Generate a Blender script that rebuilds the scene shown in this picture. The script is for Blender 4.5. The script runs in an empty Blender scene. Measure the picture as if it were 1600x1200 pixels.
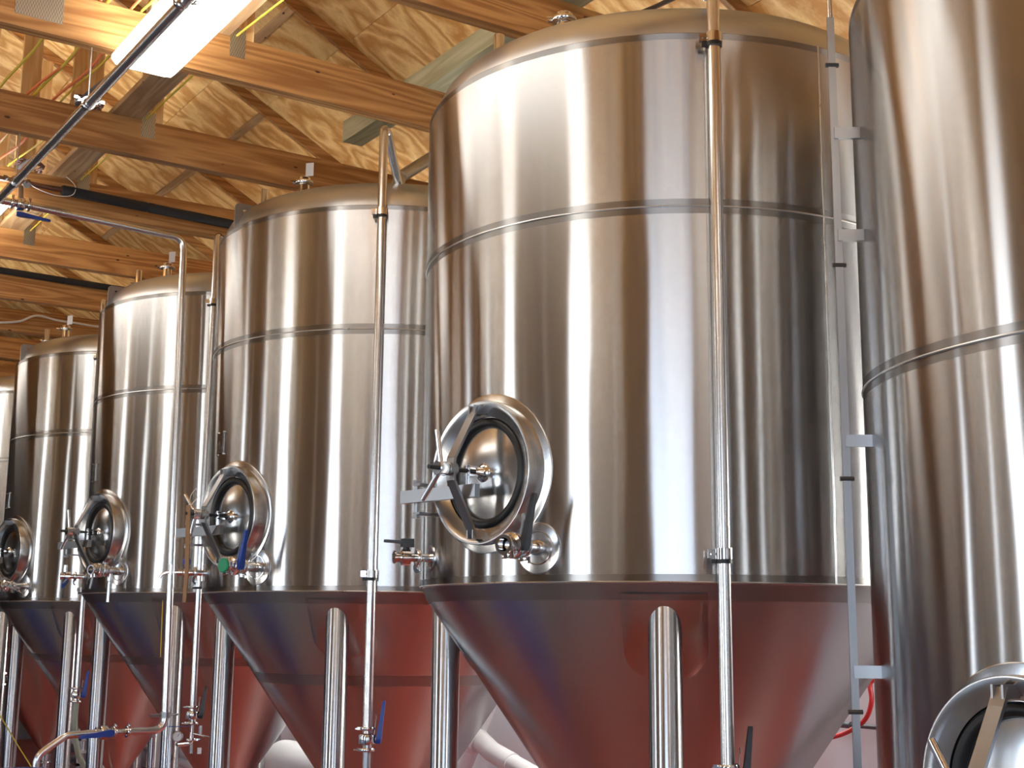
import bpy, math, random
from mathutils import Vector as V, Matrix
random.seed(4)
PI = math.pi
R_ = math.radians
sc = bpy.context.scene
col = sc.collection

# ------------------------------------------------------------------ materials
def newmat(name):
    m = bpy.data.materials.new(name); m.use_nodes = True
    nt = m.node_tree; nt.nodes.clear()
    out = nt.nodes.new('ShaderNodeOutputMaterial')
    return m, nt, out
def N(nt, typ, **kw):
    n = nt.nodes.new(typ)
    for k, v in kw.items():
        if k in n.inputs.keys(): n.inputs[k].default_value = v
        else: setattr(n, k, v)
    return n
def principled(nt, out, **kw):
    p = N(nt, 'ShaderNodeBsdfPrincipled')
    for k, v in kw.items(): p.inputs[k].default_value = v
    nt.links.new(p.outputs[0], out.inputs[0]); return p
def c4(r, g, b): return (r, g, b, 1)
def plain(name, rgb, rough=.5, metal=0, noise=0.0, **kw):
    m, nt, out = newmat(name)
    p = principled(nt, out, **{'Base Color': c4(*rgb), 'Roughness': rough, 'Metallic': metal})
    for k, v in kw.items(): p.inputs[k].default_value = v
    if noise:
        tc = N(nt, 'ShaderNodeTexCoord'); nz = N(nt, 'ShaderNodeTexNoise', Scale=9.0, Detail=4.0)
        nt.links.new(tc.outputs['Object'], nz.inputs['Vector'])
        mr = N(nt, 'ShaderNodeMapRange'); mr.inputs['To Min'].default_value = rough - noise; mr.inputs['To Max'].default_value = rough + noise
        nt.links.new(nz.outputs[0], mr.inputs['Value']); nt.links.new(mr.outputs[0], p.inputs['Roughness'])
    return m
def emit(name, rgb, s):
    m, nt, out = newmat(name)
    e = N(nt, 'ShaderNodeEmission'); e.inputs[0].default_value = c4(*rgb); e.inputs[1].default_value = s
    nt.links.new(e.outputs[0], out.inputs[0]); return m

def brushed(name, rough=.33, aniso=.95, rot=.25, bands=(), bump=.006, base=(.525,.525,.525), meridian=None, vseam=None):
    """stainless steel brushed round the vessel; bands = heights of dull rubbed bands beside the welds"""
    m, nt, out = newmat(name); L = nt.links
    p = N(nt, 'ShaderNodeBsdfAnisotropic'); p.distribution = 'MULTI_GGX'; p.inputs['Color'].default_value = c4(*base)
    p.inputs['Roughness'].default_value = rough; p.inputs['Anisotropy'].default_value = aniso
    L.new(p.outputs[0], out.inputs[0])
    tg = N(nt, 'ShaderNodeTangent'); tg.direction_type = 'RADIAL'; tg.axis = 'Z'
    L.new(tg.outputs[0], p.inputs['Tangent'])
    tc = N(nt, 'ShaderNodeTexCoord')
    # soft hand-rolled waviness of the sheet, long in z
    mp = N(nt, 'ShaderNodeMapping'); mp.inputs['Scale'].default_value = (2.6, 2.6, .42)
    nz = N(nt, 'ShaderNodeTexNoise', Scale=1.0, Detail=2.0)
    L.new(tc.outputs['Object'], mp.inputs[0]); L.new(mp.outputs[0], nz.inputs['Vector'])
    bp = N(nt, 'ShaderNodeBump'); bp.inputs['Strength'].default_value = 1.0; bp.inputs['Distance'].default_value = bump
    L.new(nz.outputs[0], bp.inputs['Height']); L.new(bp.outputs[0], p.inputs['Normal'])
    # fine grain in the finish
    mp2 = N(nt, 'ShaderNodeMapping'); mp2.inputs['Scale'].default_value = (3, 3, 1.0)
    nz2 = N(nt, 'ShaderNodeTexNoise', Scale=2.0, Detail=5.0)
    L.new(tc.outputs['Object'], mp2.inputs[0]); L.new(mp2.outputs[0], nz2.inputs['Vector'])
    mr = N(nt, 'ShaderNodeMapRange'); mr.inputs['To Min'].default_value = rough-.005; mr.inputs['To Max'].default_value = rough+.005
    L.new(nz2.outputs[0], mr.inputs['Value'])
    last = mr.outputs[0]; lastc = None
    sx = N(nt, 'ShaderNodeSeparateXYZ'); L.new(tc.outputs['Object'], sx.inputs[0])
    masks = []
    for z in bands:
        a = N(nt, 'ShaderNodeMath'); a.operation = 'SUBTRACT'; a.inputs[1].default_value = z; L.new(sx.outputs[2], a.inputs[0])
        b = N(nt, 'ShaderNodeMath'); b.operation = 'ABSOLUTE'; L.new(a.outputs[0], b.inputs[0])
        c = N(nt, 'ShaderNodeMath'); c.operation = 'LESS_THAN'; c.inputs[1].default_value = .030; L.new(b.outputs[0], c.inputs[0])
        masks.append(c.outputs[0])
    if meridian is not None:
        at = N(nt, 'ShaderNodeMath'); at.operation = 'ARCTAN2'; L.new(sx.outputs[1], at.inputs[0]); L.new(sx.outputs[0], at.inputs[1])
        a = N(nt, 'ShaderNodeMath'); a.operation = 'SUBTRACT'; a.inputs[1].default_value = R_(meridian); L.new(at.outputs[0], a.inputs[0])
        b = N(nt, 'ShaderNodeMath'); b.operation = 'ABSOLUTE'; L.new(a.outputs[0], b.inputs[0])
        ln = N(nt, 'ShaderNodeVectorMath'); ln.operation = 'LENGTH'; cx2 = N(nt, 'ShaderNodeCombineXYZ'); L.new(sx.outputs[0], cx2.inputs[0]); L.new(sx.outputs[1], cx2.inputs[1]); L.new(cx2.outputs[0], ln.inputs[0])
        d = N(nt, 'ShaderNodeMath'); d.operation = 'MULTIPLY'; L.new(b.outputs[0], d.inputs[0]); L.new(ln.outputs['Value'], d.inputs[1])
        c = N(nt, 'ShaderNodeMath'); c.operation = 'LESS_THAN'; c.inputs[1].default_value = .032; L.new(d.outputs[0], c.inputs[0]); masks.append(c.outputs[0])
    if masks:
        acc = masks[0]
        for q in masks[1:]:
            a = N(nt, 'ShaderNodeMath'); a.operation = 'MAXIMUM'; L.new(acc, a.inputs[0]); L.new(q, a.inputs[1]); acc = a.outputs[0]
        a = N(nt, 'ShaderNodeMath'); a.operation = 'MULTIPLY_ADD'; a.inputs[1].default_value = .07
        L.new(acc, a.inputs[0]); L.new(last, a.inputs[2]); last = a.outputs[0]
        mx = N(nt, 'ShaderNodeMix', data_type='RGBA'); mx.inputs['A'].default_value = c4(*base); mx.inputs['B'].default_value = c4(base[0]*.62, base[1]*.61, base[2]*.60)
        L.new(acc, mx.inputs['Factor']); L.new(mx.outputs['Result'], p.inputs['Color'])
    L.new(last, p.inputs['Roughness'])
    return m

def wood(name, axis, cdark, clight, k=11.0, scale=2.2, stretch=.16, rough=.55, knots=True, island=False):
    m, nt, out = newmat(name); L = nt.links
    p = principled(nt, out, **{'Roughness': rough})
    tc = N(nt, 'ShaderNodeTexCoord')
    oi = N(nt, 'ShaderNodeObjectInfo')
    rnd = oi.outputs['Random']
    if island:
        g = N(nt, 'ShaderNodeNewGeometry'); rnd = g.outputs['Random Per Island']
    mm = N(nt, 'ShaderNodeMath'); mm.operation = 'MULTIPLY'; mm.inputs[1].default_value = 37.0; L.new(rnd, mm.inputs[0])
    add = N(nt, 'ShaderNodeVectorMath'); add.operation = 'ADD'
    L.new(tc.outputs['Object'], add.inputs[0]); L.new(mm.outputs[0], add.inputs[1])
    mp = N(nt, 'ShaderNodeMapping'); s = [scale]*3; s[axis] = scale*stretch; mp.inputs['Scale'].default_value = s
    L.new(add.outputs[0], mp.inputs[0])
    nz = N(nt, 'ShaderNodeTexNoise', Scale=1.0, Detail=3.5, Roughness=.45, Distortion=.25)
    L.new(mp.outputs[0], nz.inputs['Vector'])
    a = N(nt, 'ShaderNodeMath'); a.operation = 'MULTIPLY'; a.inputs[1].default_value = k; L.new(nz.outputs[0], a.inputs[0])
    b = N(nt, 'ShaderNodeMath'); b.operation = 'PINGPONG'; b.inputs[1].default_value = .5; L.new(a.outputs[0], b.inputs[0])
    # fine fibres
    mp2 = N(nt, 'ShaderNodeMapping'); s2 = [70.0]*3; s2[axis] = 2.5; mp2.inputs['Scale'].default_value = s2
    L.new(add.outputs[0], mp2.inputs[0]); nf = N(nt, 'ShaderNodeTexNoise', Scale=1.0, Detail=2.0); L.new(mp2.outputs[0], nf.inputs['Vector'])
    c = N(nt, 'ShaderNodeMath'); c.operation = 'MULTIPLY_ADD'; c.inputs[1].default_value = .35; L.new(nf.outputs[0], c.inputs[0]); L.new(b.outputs[0], c.inputs[2])
    cr = N(nt, 'ShaderNodeValToRGB'); L.new(c.outputs[0], cr.inputs[0])
    cr.color_ramp.elements[0].position = .18; cr.color_ramp.elements[0].color = c4(*clight)
    cr.color_ramp.elements[1].position = .62; cr.color_ramp.elements[1].color = c4(*cdark)
    colr = cr.outputs[0]
    # board-to-board tone
    hv = N(nt, 'ShaderNodeHueSaturation'); L.new(colr, hv.inputs['Color'])
    mr = N(nt, 'ShaderNodeMapRange'); mr.inputs['To Min'].default_value = .86; mr.inputs['To Max'].default_value = 1.12
    L.new(rnd, mr.inputs['Value']); L.new(mr.outputs[0], hv.inputs['Value']); colr = hv.outputs[0]
    if knots:
        mp3 = N(nt, 'ShaderNodeMapping'); s3 = [9.0]*3; s3[axis] = 4.0; mp3.inputs['Scale'].default_value = s3
        L.new(add.outputs[0], mp3.inputs[0]); vo = N(nt, 'ShaderNodeTexVoronoi', Scale=1.0); L.new(mp3.outputs[0], vo.inputs['Vector'])
        kr = N(nt, 'ShaderNodeMapRange'); kr.inputs['From Min'].default_value = .06; kr.inputs['From Max'].default_value = .085
        L.new(vo.outputs['Distance'], kr.inputs['Value'])
        mx = N(nt, 'ShaderNodeMix', data_type='RGBA'); mx.inputs['A'].default_value = c4(.055,.02,.008)
        L.new(kr.outputs[0], mx.inputs['Factor']); L.new(colr, mx.inputs['B']); colr = mx.outputs['Result']
    L.new(colr, p.inputs['Base Color'])
    bp = N(nt, 'ShaderNodeBump'); bp.inputs['Strength'].default_value = .25; bp.inputs['Distance'].default_value = .002
    L.new(nf.outputs[0], bp.inputs['Height']); L.new(bp.outputs[0], p.inputs['Normal'])
    return m

M = {}
M['shell'] = brushed('brushed_shell', .215, .77, bands=(3.402, 4.135, 1.932))
M['shell0'] = brushed('brushed_shell_low', .215, .77, bands=(2.5256, 3.82))
M['cone'] = brushed('cone_steel', .27, .45, bump=.004, bands=(1.895, 1.44))
M['cone1'] = brushed('cone_steel_seamed', .27, .45, bump=.004, bands=(1.895,))
M['dome'] = brushed('dome_steel', .34, .25, bump=.004, base=(.53,.54,.55))
M['leg'] = brushed('leg_steel', .25, .6, bump=.0)
M['pipe'] = plain('polished_pipe', (.72,.71,.70), .24, 1, .03)
M['polish'] = plain('polished_fitting', (.74,.73,.72), .10, 1)
M['bar'] = plain('satin_bar_steel', (.33,.33,.335), .36, 1, .06)
M['weld'] = plain('weld_bead', (.62,.61,.6), .3, 1, .1)
M['door'] = plain('manway_door_steel', (.62,.61,.6), .2, 1, .05)
M['rubber'] = plain('black_rubber', (.006,.006,.007), .45)
M['blackp'] = plain('black_plastic', (.012,.012,.014), .35)
M['blue'] = plain('blue_plastic', (.008,.045,.28), .35)
M['green'] = plain('green_plastic', (.0,.23,.10), .45)
M['red'] = plain('red_hose_rubber', (.55,.02,.025), .4)
M['pvc'] = plain('white_pvc', (.80,.80,.82), .3)
M['yellow'] = plain('yellow_cable', (.62,.5,.06), .5)
M['orange'] = plain('orange_cable', (.75,.19,.07), .5)
M['grey'] = plain('grey_cable', (.09,.10,.13), .5)
M['purple'] = plain('mauve_cable', (.16,.08,.09), .45)
M['whitec'] = plain('white_cable', (.75,.75,.75), .4)
M['foam'] = plain('black_pipe_insulation', (.015,.017,.022), .75, 0, .08)
M['galv'] = plain('galvanised_metal', (.45,.47,.49), .42, 1, .1)
M['hose'] = plain('clear_hose', (.45,.52,.42), .25, 0, 0, **{'Transmission Weight': .35, 'IOR': 1.4})
M['kraft'] = plain('brown_strip', (.25,.13,.055), .6)
M['dial'] = plain('gauge_face', (.8,.8,.78), .3)
M['dark'] = plain('dark_engraving', (.05,.045,.04), .5)
M['tag'] = plain('frosted_tag', (.62,.63,.66), .4, .3)
M['wall'] = plain('white_wall_paint', (.80,.80,.86), .5, 0, .05)
M['wallfar'] = wood('panelled_wall', 2, (.11,.105,.105), (.18,.175,.175), 5, 1.4, .2, .6, False)
M['winframe'] = plain('window_frame_paint', (.5,.5,.5), .5)
M['beam'] = wood('framing_lumber', 0, (.29,.125,.036), (.50,.265,.095), 8.0, 7.0, .07)
M['post'] = wood('post_lumber', 2, (.55,.33,.13), (.74,.54,.30), 7.0, 8.0, .07, knots=False)
M['brace'] = wood('brace_lumber', 1, (.36,.22,.11), (.52,.36,.2), 7.0, 7.0, .07)
M['green_wood'] = wood('treated_lumber', 1, (.38,.38,.25), (.52,.53,.38), 6.0, 7.0, .09, knots=False)
M['ply'] = wood('plywood_deck', 0, (.60,.30,.085), (.92,.66,.30), 8.5, 2.2, .26, .5, False, True)
M['plyback'] = plain('deck_gap', (.05,.03,.015), .8)

def floor_mat():
    m, nt, out = newmat('red_epoxy_floor'); L = nt.links
    p = principled(nt, out, **{'Roughness': .35})
    tc = N(nt, 'ShaderNodeTexCoord'); nz = N(nt, 'ShaderNodeTexNoise', Scale=1.3, Detail=6.0); L.new(tc.outputs['Object'], nz.inputs['Vector'])
    cr = N(nt, 'ShaderNodeValToRGB'); L.new(nz.outputs[0], cr.inputs[0])
    cr.color_ramp.elements[0].position = .3; cr.color_ramp.elements[0].color = c4(.25,.032,.02)
    cr.color_ramp.elements[1].position = .7; cr.color_ramp.elements[1].color = c4(.29,.040,.024)
    L.new(cr.outputs[0], p.inputs['Base Color']); return m
M['floor'] = floor_mat()
def plate_mat():
    m, nt, out = newmat('toothed_plate'); L = nt.links
    p = principled(nt, out, **{'Base Color': c4(.50,.52,.55), 'Metallic': 1.0, 'Roughness': .4})
    tc = N(nt, 'ShaderNodeTexCoord'); mp = N(nt, 'ShaderNodeMapping'); mp.inputs['Scale'].default_value = (150, 1, 62)
    L.new(tc.outputs['Object'], mp.inputs[0])
    vo = N(nt, 'ShaderNodeTexChecker', Scale=1.0); L.new(mp.outputs[0], vo.inputs['Vector'])
    vo.inputs['Color1'].default_value = c4(.46,.48,.50); vo.inputs['Color2'].default_value = c4(.30,.31,.32)
    L.new(vo.outputs[0], p.inputs['Base Color']); return m
M['plate'] = plate_mat()
LAMP = (1.0, .97, .90)
M['lamp'] = emit('lamp_lens', LAMP, 7.5)
M['fill_glow'] = emit('fill_lamp_glow', LAMP, 55.0)  # glow of the fill lights added behind the tanks
M['uplight'] = emit('added_uplight_glow', (1,.96,.87), 52.0)  # added upward glow that lifts the roof deck

# ------------------------------------------------------------------ mesh collector
class MB:
    def __init__(s): s.v = []; s.f = []
    def add(s, vs, fs):
        o = len(s.v); s.v += [tuple(v) for v in vs]; s.f += [tuple(i+o for i in f) for f in fs]; return s
    def box(s, a, b):
        x0,y0,z0 = a; x1,y1,z1 = b
        return s.add([(x0,y0,z0),(x1,y0,z0),(x1,y1,z0),(x0,y1,z0),(x0,y0,z1),(x1,y0,z1),(x1,y1,z1),(x0,y1,z1)],
                     [(0,3,2,1),(4,5,6,7),(0,1,5,4),(1,2,6,5),(2,3,7,6),(3,0,4,7)])
    def obox(s, c, ax, ay, az, hx, hy, hz):
        c = V(c); ax, ay, az = V(ax).normalized(), V(ay).normalized(), V(az).normalized()
        vs = [c+ax*hx*i+ay*hy*j+az*hz*k for k in (-1,1) for i,j in ((-1,-1),(1,-1),(1,1),(-1,1))]
        return s.add(vs, [(0,3,2,1),(4,5,6,7),(0,1,5,4),(1,2,6,5),(2,3,7,6),(3,0,4,7)])
    def bar(s, p, q, w, t, side):
        """flat bar from p to q, width w along side, thickness t"""
        p, q = V(p), V(q); d = (q-p); L = d.length; d.normalize(); sd = V(side); sd = (sd-d*sd.dot(d)).normalized(); n = d.cross(sd)
        return s.obox((p+q)/2, d, sd, n, L/2, w/2, t/2)
    def lathe(s, prof, o=(0,0,0), axis=(0,0,1), n=32, ref=None, close=False):
        """prof: (radius, height) pairs along axis from o"""
        o = V(o); a = V(axis).normalized(); r = V(ref) if ref else (V((1,0,0)) if abs(a.x) < .9 else V((0,1,0)))
        e1 = (r-a*r.dot(a)).normalized(); e2 = a.cross(e1)
        rings = []; vs = []; fs = []
        for (rad, h) in prof:
            if rad < 1e-6: rings.append([len(vs)]); vs.append(o+a*h)
            else:
                rings.append(list(range(len(vs), len(vs)+n)))
                vs += [o+a*h+(e1*math.cos(2*PI*i/n)+e2*math.sin(2*PI*i/n))*rad for i in range(n)]
        pairs = list(zip(rings, rings[1:])) + ([(rings[-1], rings[0])] if close else [])
        for A, B in pairs:
            for i in range(n):
                j = (i+1) % n
                if len(A) == 1 and len(B) == 1: continue
                if len(A) == 1: fs.append((A[0], B[j], B[i]))
                elif len(B) == 1: fs.append((A[i], A[j], B[0]))
                else: fs.append((A[i], A[j], B[j], B[i]))
        return s.add(vs, fs)
    def cyl(s, p, q, r, n=24, r2=None, bev=0):
        p, q = V(p), V(q); L = (q-p).length; r2 = r if r2 is None else r2
        if bev: return s.lathe([(0,0),(r-bev,0),(r,bev),(r2,L-bev),(r2-bev,L),(0,L)], p, q-p, n)
        return s.lathe([(0,0),(r,0),(r2,L),(0,L)], p, q-p, n)
    def torus(s, o, axis, R, r, n=48, m=10):
        prof = [(R+r*math.cos(2*PI*k/m), r*math.sin(2*PI*k/m)) for k in range(m)]
        return s.lathe(prof, o, axis, n, close=True)
    def tube(s, pts, r, n=14, cap=True):
        pts = [V(p) for p in pts]; T = []
        for i in range(len(pts)):
            a = pts[max(0,i-1)]; b = pts[min(len(pts)-1,i+1)]; T.append((b-a).normalized())
        ref = V((0,0,1)) if abs(T[0].z) < .9 else V((1,0,0)); u = (ref-T[0]*ref.dot(T[0])).normalized()
        vs = []; fs = []
        for i, p in enumerate(pts):
            u = (u-T[i]*u.dot(T[i])).normalized(); w = T[i].cross(u)
            rr = r[i] if isinstance(r, (list, tuple)) else r
            vs += [p+(u*math.cos(2*PI*k/n)+w*math.sin(2*PI*k/n))*rr for k in range(n)]
        for i in range(len(pts)-1):
            for k in range(n):
                j = (k+1) % n; fs.append((i*n+k, i*n+j, (i+1)*n+j, (i+1)*n+k))
        if cap: fs.append(tuple(reversed(range(n)))); fs.append(tuple((len(pts)-1)*n+k for k in range(n)))
        return s.add(vs, fs)
    def build(s, name, mat, parent=None, smooth=True, ang=32):
        me = bpy.data.meshes.new(name); me.from_pydata(s.v, [], s.f); me.validate(); me.update()
        import bmesh
        bm = bmesh.new(); bm.from_mesh(me); bmesh.ops.recalc_face_normals(bm, faces=bm.faces); bm.to_mesh(me); bm.free()
        if smooth:
            me.shade_smooth(); me.set_sharp_from_angle(angle=R_(ang))
        if isinstance(mat, str): mat = M[mat]
        me.materials.append(mat)
        ob = bpy.data.objects.new(name, me); col.objects.link(ob)
        if parent is not None: ob.parent = parent
        return ob

def fillet(pts, rad, n=8):
    pts = [V(p) for p in pts]; out = [pts[0]]
    for i in range(1, len(pts)-1):
        a, b, c = pts[i-1], pts[i], pts[i+1]; u = (a-b).normalized(); w = (c-b).normalized()
        ang = u.angle(w); d = min(rad/math.tan(ang/2), (a-b).length*.49, (c-b).length*.49)
        p, q = b+u*d, b+w*d
        for k in range(n+1):
            t = k/n; out.append(p*(1-t)**2+b*2*t*(1-t)+q*t*t)
    out.append(pts[-1]); return out

def tag(o, label=None, cat=None, group=None, kind=None):
    if label: o['label'] = label
    if cat: o['category'] = cat
    if group: o['group'] = group
    if kind: o['kind'] = kind
    return o
def empty(name, loc, label=None, cat=None, group=None, kind=None):
    o = bpy.data.objects.new(name, None); o.location = loc; o.empty_display_size = .1; col.objects.link(o)
    return tag(o, label, cat, group, kind)

# ------------------------------------------------------------------ tanks
RT = 1.15
ZB, ZM, ZT = 1.932, 3.402, 4.135
APEX = .27
DZ = [0, -.0155, -.005, .028, -.008, 0]
TK = [(4.158,2.117), (4.024,4.714), (4.046,7.463), (4.063,10.076), (4.019,12.576), (4.04,15.10)]

def pol(az, r, z): a = R_(az); return V((r*math.cos(a), r*math.sin(a), z))
class Frame:
    """local frame on the tank wall: u towards the left, v up, w outwards"""
    def __init__(s, az, z, R=RT):
        s.R = R; a = R_(az); s.n = V((math.cos(a), math.sin(a), 0)); s.t = V((math.sin(a), -math.cos(a), 0)); s.o = s.n*R+V((0,0,z))
        s.t = -s.t if s.t.y < 0 else s.t
    def p(s, u, v, w): return s.o+s.t*u+V((0,0,v))+s.n*w
    def sag(s, u): return math.sqrt(s.R**2-u*u)-s.R

def seam_ring(z, r, parent, rad=.0045):
    MB().torus((0,0,z), (0,0,1), r, rad, 180, 8).build('weld_seam', 'weld', parent)

def annulus_on_wall(fr, r0, r1, thick, n=64):
    mb = MB(); vs = []; fs = []
    for i in range(n):
        a = 2*PI*i/n
        for (r, w) in ((r1, -.004), (r1, thick*.8), (r1-.004, thick), (r0, thick), (r0, -.004)):
            u, v = r*math.cos(a), r*math.sin(a); vs.append(fr.p(u, v, fr.sag(u)+w))
    k = 5
    for i in range(n):
        j = (i+1) % n
        for q in range(k-1): fs.append((i*k+q, j*k+q, j*k+q+1, i*k+q+1))
    return mb.add(vs, fs)

def manway(parent, az, z, tbar=(95, 222), arm_len=.36, second=True, swap=1):
    fr = Frame(az, z); n = fr.n
    pad = annulus_on_wall(fr, .20, .325, .006).build('manway', 'door', parent)
    pad['label'] = 'round manway with its reinforcing pad'
    # neck with sloping inner face, foot follows the wall
    vs = []; fs = []; K = 96
    prof = [(.293,None),(.293,.046),(.290,.0515),(.285,.052),(.266,.043),(.262,.041),(.229,.020),(.227,-.03)]
    for i in range(K):
        a = 2*PI*i/K
        for (r, w) in prof:
            u, v = r*math.cos(a), r*math.sin(a)
            vs.append(fr.p(u, v, fr.sag(u)-.01 if w is None else w))
    m = len(prof)
    for i in range(K):
        j = (i+1) % K
        for q in range(m-1): fs.append((i*m+q, j*m+q, j*m+q+1, i*m+q+1))
    MB().add(vs, fs).build('neck', M['bar_br'], pad)
    g = MB(); g.torus(fr.p(0,0,.006), n, .207, .0195, 72, 12); g.lathe([(.2265,-.012),(.186,-.012),(.186,.004),(.2265,.014)], fr.p(0,0,0), n, 72, close=True)
    g.build('gasket', 'rubber', pad)
    MB().lathe([(.192,-.02),(.192,-.002),(.189,.002),(.17,.006),(.12,.018),(.06,.024),(0,.026)], fr.p(0,0,0), n, 72).build('door', 'door', pad)
    # lugs that hold the yoke
    for s in (1, -1):
        l = MB(); 
        for du in (-.016, .016): l.obox(fr.p(du, s*.252, .062), n, fr.t, (0,0,1), .032, .0035, .018)
        l.cyl(fr.p(-.024, s*.252, .078), fr.p(.024, s*.252, .078), .005, 10)
        l.build('yoke_lug', 'bar', pad)
    for s in (1, -1):
        a = MB()
        pts = [fr.p(0, s*.262, .074), fr.p(0, s*.215, .098), fr.p(0, s*.045, .196), fr.p(0, s*.0, .200)]
        for p, q in zip(pts, pts[1:]): a.bar(p, q, .046, .011, fr.t)
        a.build('yoke_arm', 'bar', pad)
    MB().cyl(fr.p(0,0,.178), fr.p(0,0,.222), .027, 28, bev=.003).build('yoke_boss', 'bar', pad)
    MB().cyl(fr.p(0,0,.03), fr.p(0,0,.315), .0095, 16).build('threaded_rod', 'blackp', pad)
    hub = MB().cyl(fr.p(0,0,.228), fr.p(0,0,.274), .030, 28, bev=.003).build('hand_hub', 'polish', pad)
    h = MB()
    for a in tbar:
        c, s_ = math.cos(R_(a)), math.sin(R_(a))
        h.cyl(fr.p(.024*c, .024*s_, .25), fr.p(.155*c, .155*s_, .262), .0108, 16, bev=.002)
    h.build('hand_bar', 'polish', pad)
    cb = MB(); cb.lathe([(0,.015),(.036,.018),(.039,.026),(.034,.034),(.022,.042),(.018,.08),(0,.08)], fr.p(0,0,0), n, 28)
    for dv in (-.017, .017): cb.obox(fr.p(0, dv, .093), n, fr.t, (0,0,1), .022, .018, .004)
    cb.build('clevis', 'polish', pad)
    MB().cyl(fr.p(0, .026, .108), fr.p(0, -.105, .108), .0095, 16, bev=.002).build('clevis_pin', 'polish', pad)
    # hinge arm to the left
    hb = MB(); hb.bar(fr.p(-.07, -.083, .120), fr.p(arm_len, -.088, .150), .052, .028, (0,0,1))
    hb.build('hinge_arm', 'bar', pad)
    hp = MB(); hp.cyl(fr.p(.315, -.02, .112), fr.p(.315, -.175, .112), .010, 16)
    for v in (-.035, -.155): hp.obox(fr.p(.296, v, .062), n, fr.t, (0,0,1), .068, .022, .005)
    for v in (-.022, -.168): hp.cyl(fr.p(.315, v-.006, .112), fr.p(.315, v+.006, .112), .018, 6)
    hp.build('hinge_pin', 'bar', pad)
    return pad

def clamp_mesh(mb, o, axis, r, wing):
    """sanitary clamp ring with wing nut"""
    o = V(o); a = V(axis).normalized(); w = V(wing).normalized()
    mb.lathe([(r,-.009),(r+.012,-.009),(r+.015,-.004),(r+.015,.004),(r+.012,.009),(r,.009)], o, a, 28, close=True)
    t = a.cross(w)
    mb.obox(o+w*(r+.018), w, a, t, .010, .007, .008)
    mb.cyl(o+w*(r+.022)-t*.022, o+w*(r+.022)+t*.026, .003, 8)
    mb.obox(o+w*(r+.022)+t*.030, w, a, t, .013, .003, .004)
    return mb

def lever(parent, o, d, axis, mat, L=.20, name='lever'):
    """butterfly valve lever: tapered plastic grip plus thin steel catch"""
    o, d, a = V(o), V(d).normalized(), V(axis).normalized(); s = a.cross(d)
    mb = MB(); vs = []
    secs = [(-.022,.017,.013),(0,.023,.014),(.03,.02,.013),(.08,.0155,.011),(.15,.0125,.009),(L-.01,.0115,.008),(L,.008,.006)]
    for (h, w, t) in secs: vs += [o+d*h+s*w+a*t, o+d*h-s*w+a*t, o+d*h-s*w-a*t, o+d*h+s*w-a*t]
    fs = [(0,1,2,3)]
    for i in range(len(secs)-1):
        for k in range(4): fs.append((i*4+k, i*4+(k+1)%4, i*4+4+(k+1)%4, i*4+4+k))
    fs.append(tuple(len(vs)-4+k for k in range(4))[::-1]); mb.add(vs, fs)
    ob = mb.build(name, mat, parent, ang=50)
    c = MB(); c.bar(o-a*.028+d*.0, o-a*.030+d*.10, .010, .002, s); c.lathe([(0,-.001),(.012,-.001),(.012,.001),(0,.001)], o-a*.030+d*.112, a, 16)
    c.build('catch_plate', 'bar', ob)
    return ob

def valve(mb, o, axis, wing, r=.026):
    """butterfly valve body, with flange and clamp rings; axis = flow direction, o = centre"""
    o = V(o); a = V(axis).normalized()
    mb.lathe([(r-.005,-.055),(r+.010,-.055),(r+.010,-.048),(r,-.044),(r,-.030),(r+.017,-.024),(r+.020,-.018),(r+.020,.018),(r+.017,.024),(r,.030),(r,.044),(r+.010,.048),(r+.010,.055),(r-.005,.055)], o, a, 32, close=True)
    for k in range(6):
        e = V(wing).normalized(); b = a.cross(e); an = k*PI/3+.3
        d = e*math.cos(an)+b*math.sin(an); mb.cyl(o+d*(r+.015)-a*.024, o+d*(r+.015)+a*.024, .004, 8)
    return mb

def racking_port(parent, az, z, mat, tilt=12, cap=None, plug=False, L=.2):
    fr = Frame(az, z); n = fr.n
    base = annulus_on_wall(fr, .02, .100, .005, 48); 
    pt = base.build('racking_port', 'door', parent)
    nz = MB(); nz.torus(fr.p(0,0,.006), n, .064, .003, 40, 6)
    nz.lathe([(.030,-.01),(.030,.03),(.026,.05),(.026,.105),(.036,.108),(.036,.114),(.026,.116)], fr.p(0,0,0), n, 32)
    clamp_mesh(nz, fr.p(0,0,.114), n, .030, (0,0,-1) if not plug else (0,0,1))
    nz.build('nozzle', 'polish', pt)
    vb = MB(); valve(vb, fr.p(0,0,.180), n, (0,0,1), .031); 
    clamp_mesh(vb, fr.p(0,0,.238), n, .026, (0,-.3,-1))
    vb.lathe([(0,.20),(.020,.20),(.020,.205),(0,.205)], fr.p(0,0,0), n, 24)
    body = vb.build('valve_body', 'polish', pt)
    if mat:
        a = R_(tilt); d = V((0,0,1))*math.cos(a)-fr.t*math.sin(a)+fr.n*.05
        lever(body, fr.p(-.052, .0, .180), d, fr.t*-1, mat, L)
    if cap:
        MB().lathe([(0,.246),(.034,.246),(.040,.252),(.040,.258),(.034,.262),(0,.262)], fr.p(0,0,0), n, 32).build('end_cap', cap, body)
    if plug:
        t = MB(); t.cyl(fr.p(-.0,-.02,.075), fr.p(0,-.075,.075), .018, 20, bev=.003); t.cyl(fr.p(0,-.075,.075), fr.p(0,-.225,.075), .012, 20, .016, .003)
        t.build('drain_stub', 'polish', pt)
        s = MB(); s.bar(fr.p(.03,-.03,.2), fr.p(.055,-.13,.2), .016, .003, fr.t); s.build('wing_handle', 'bar', pt)
    return pt

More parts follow.
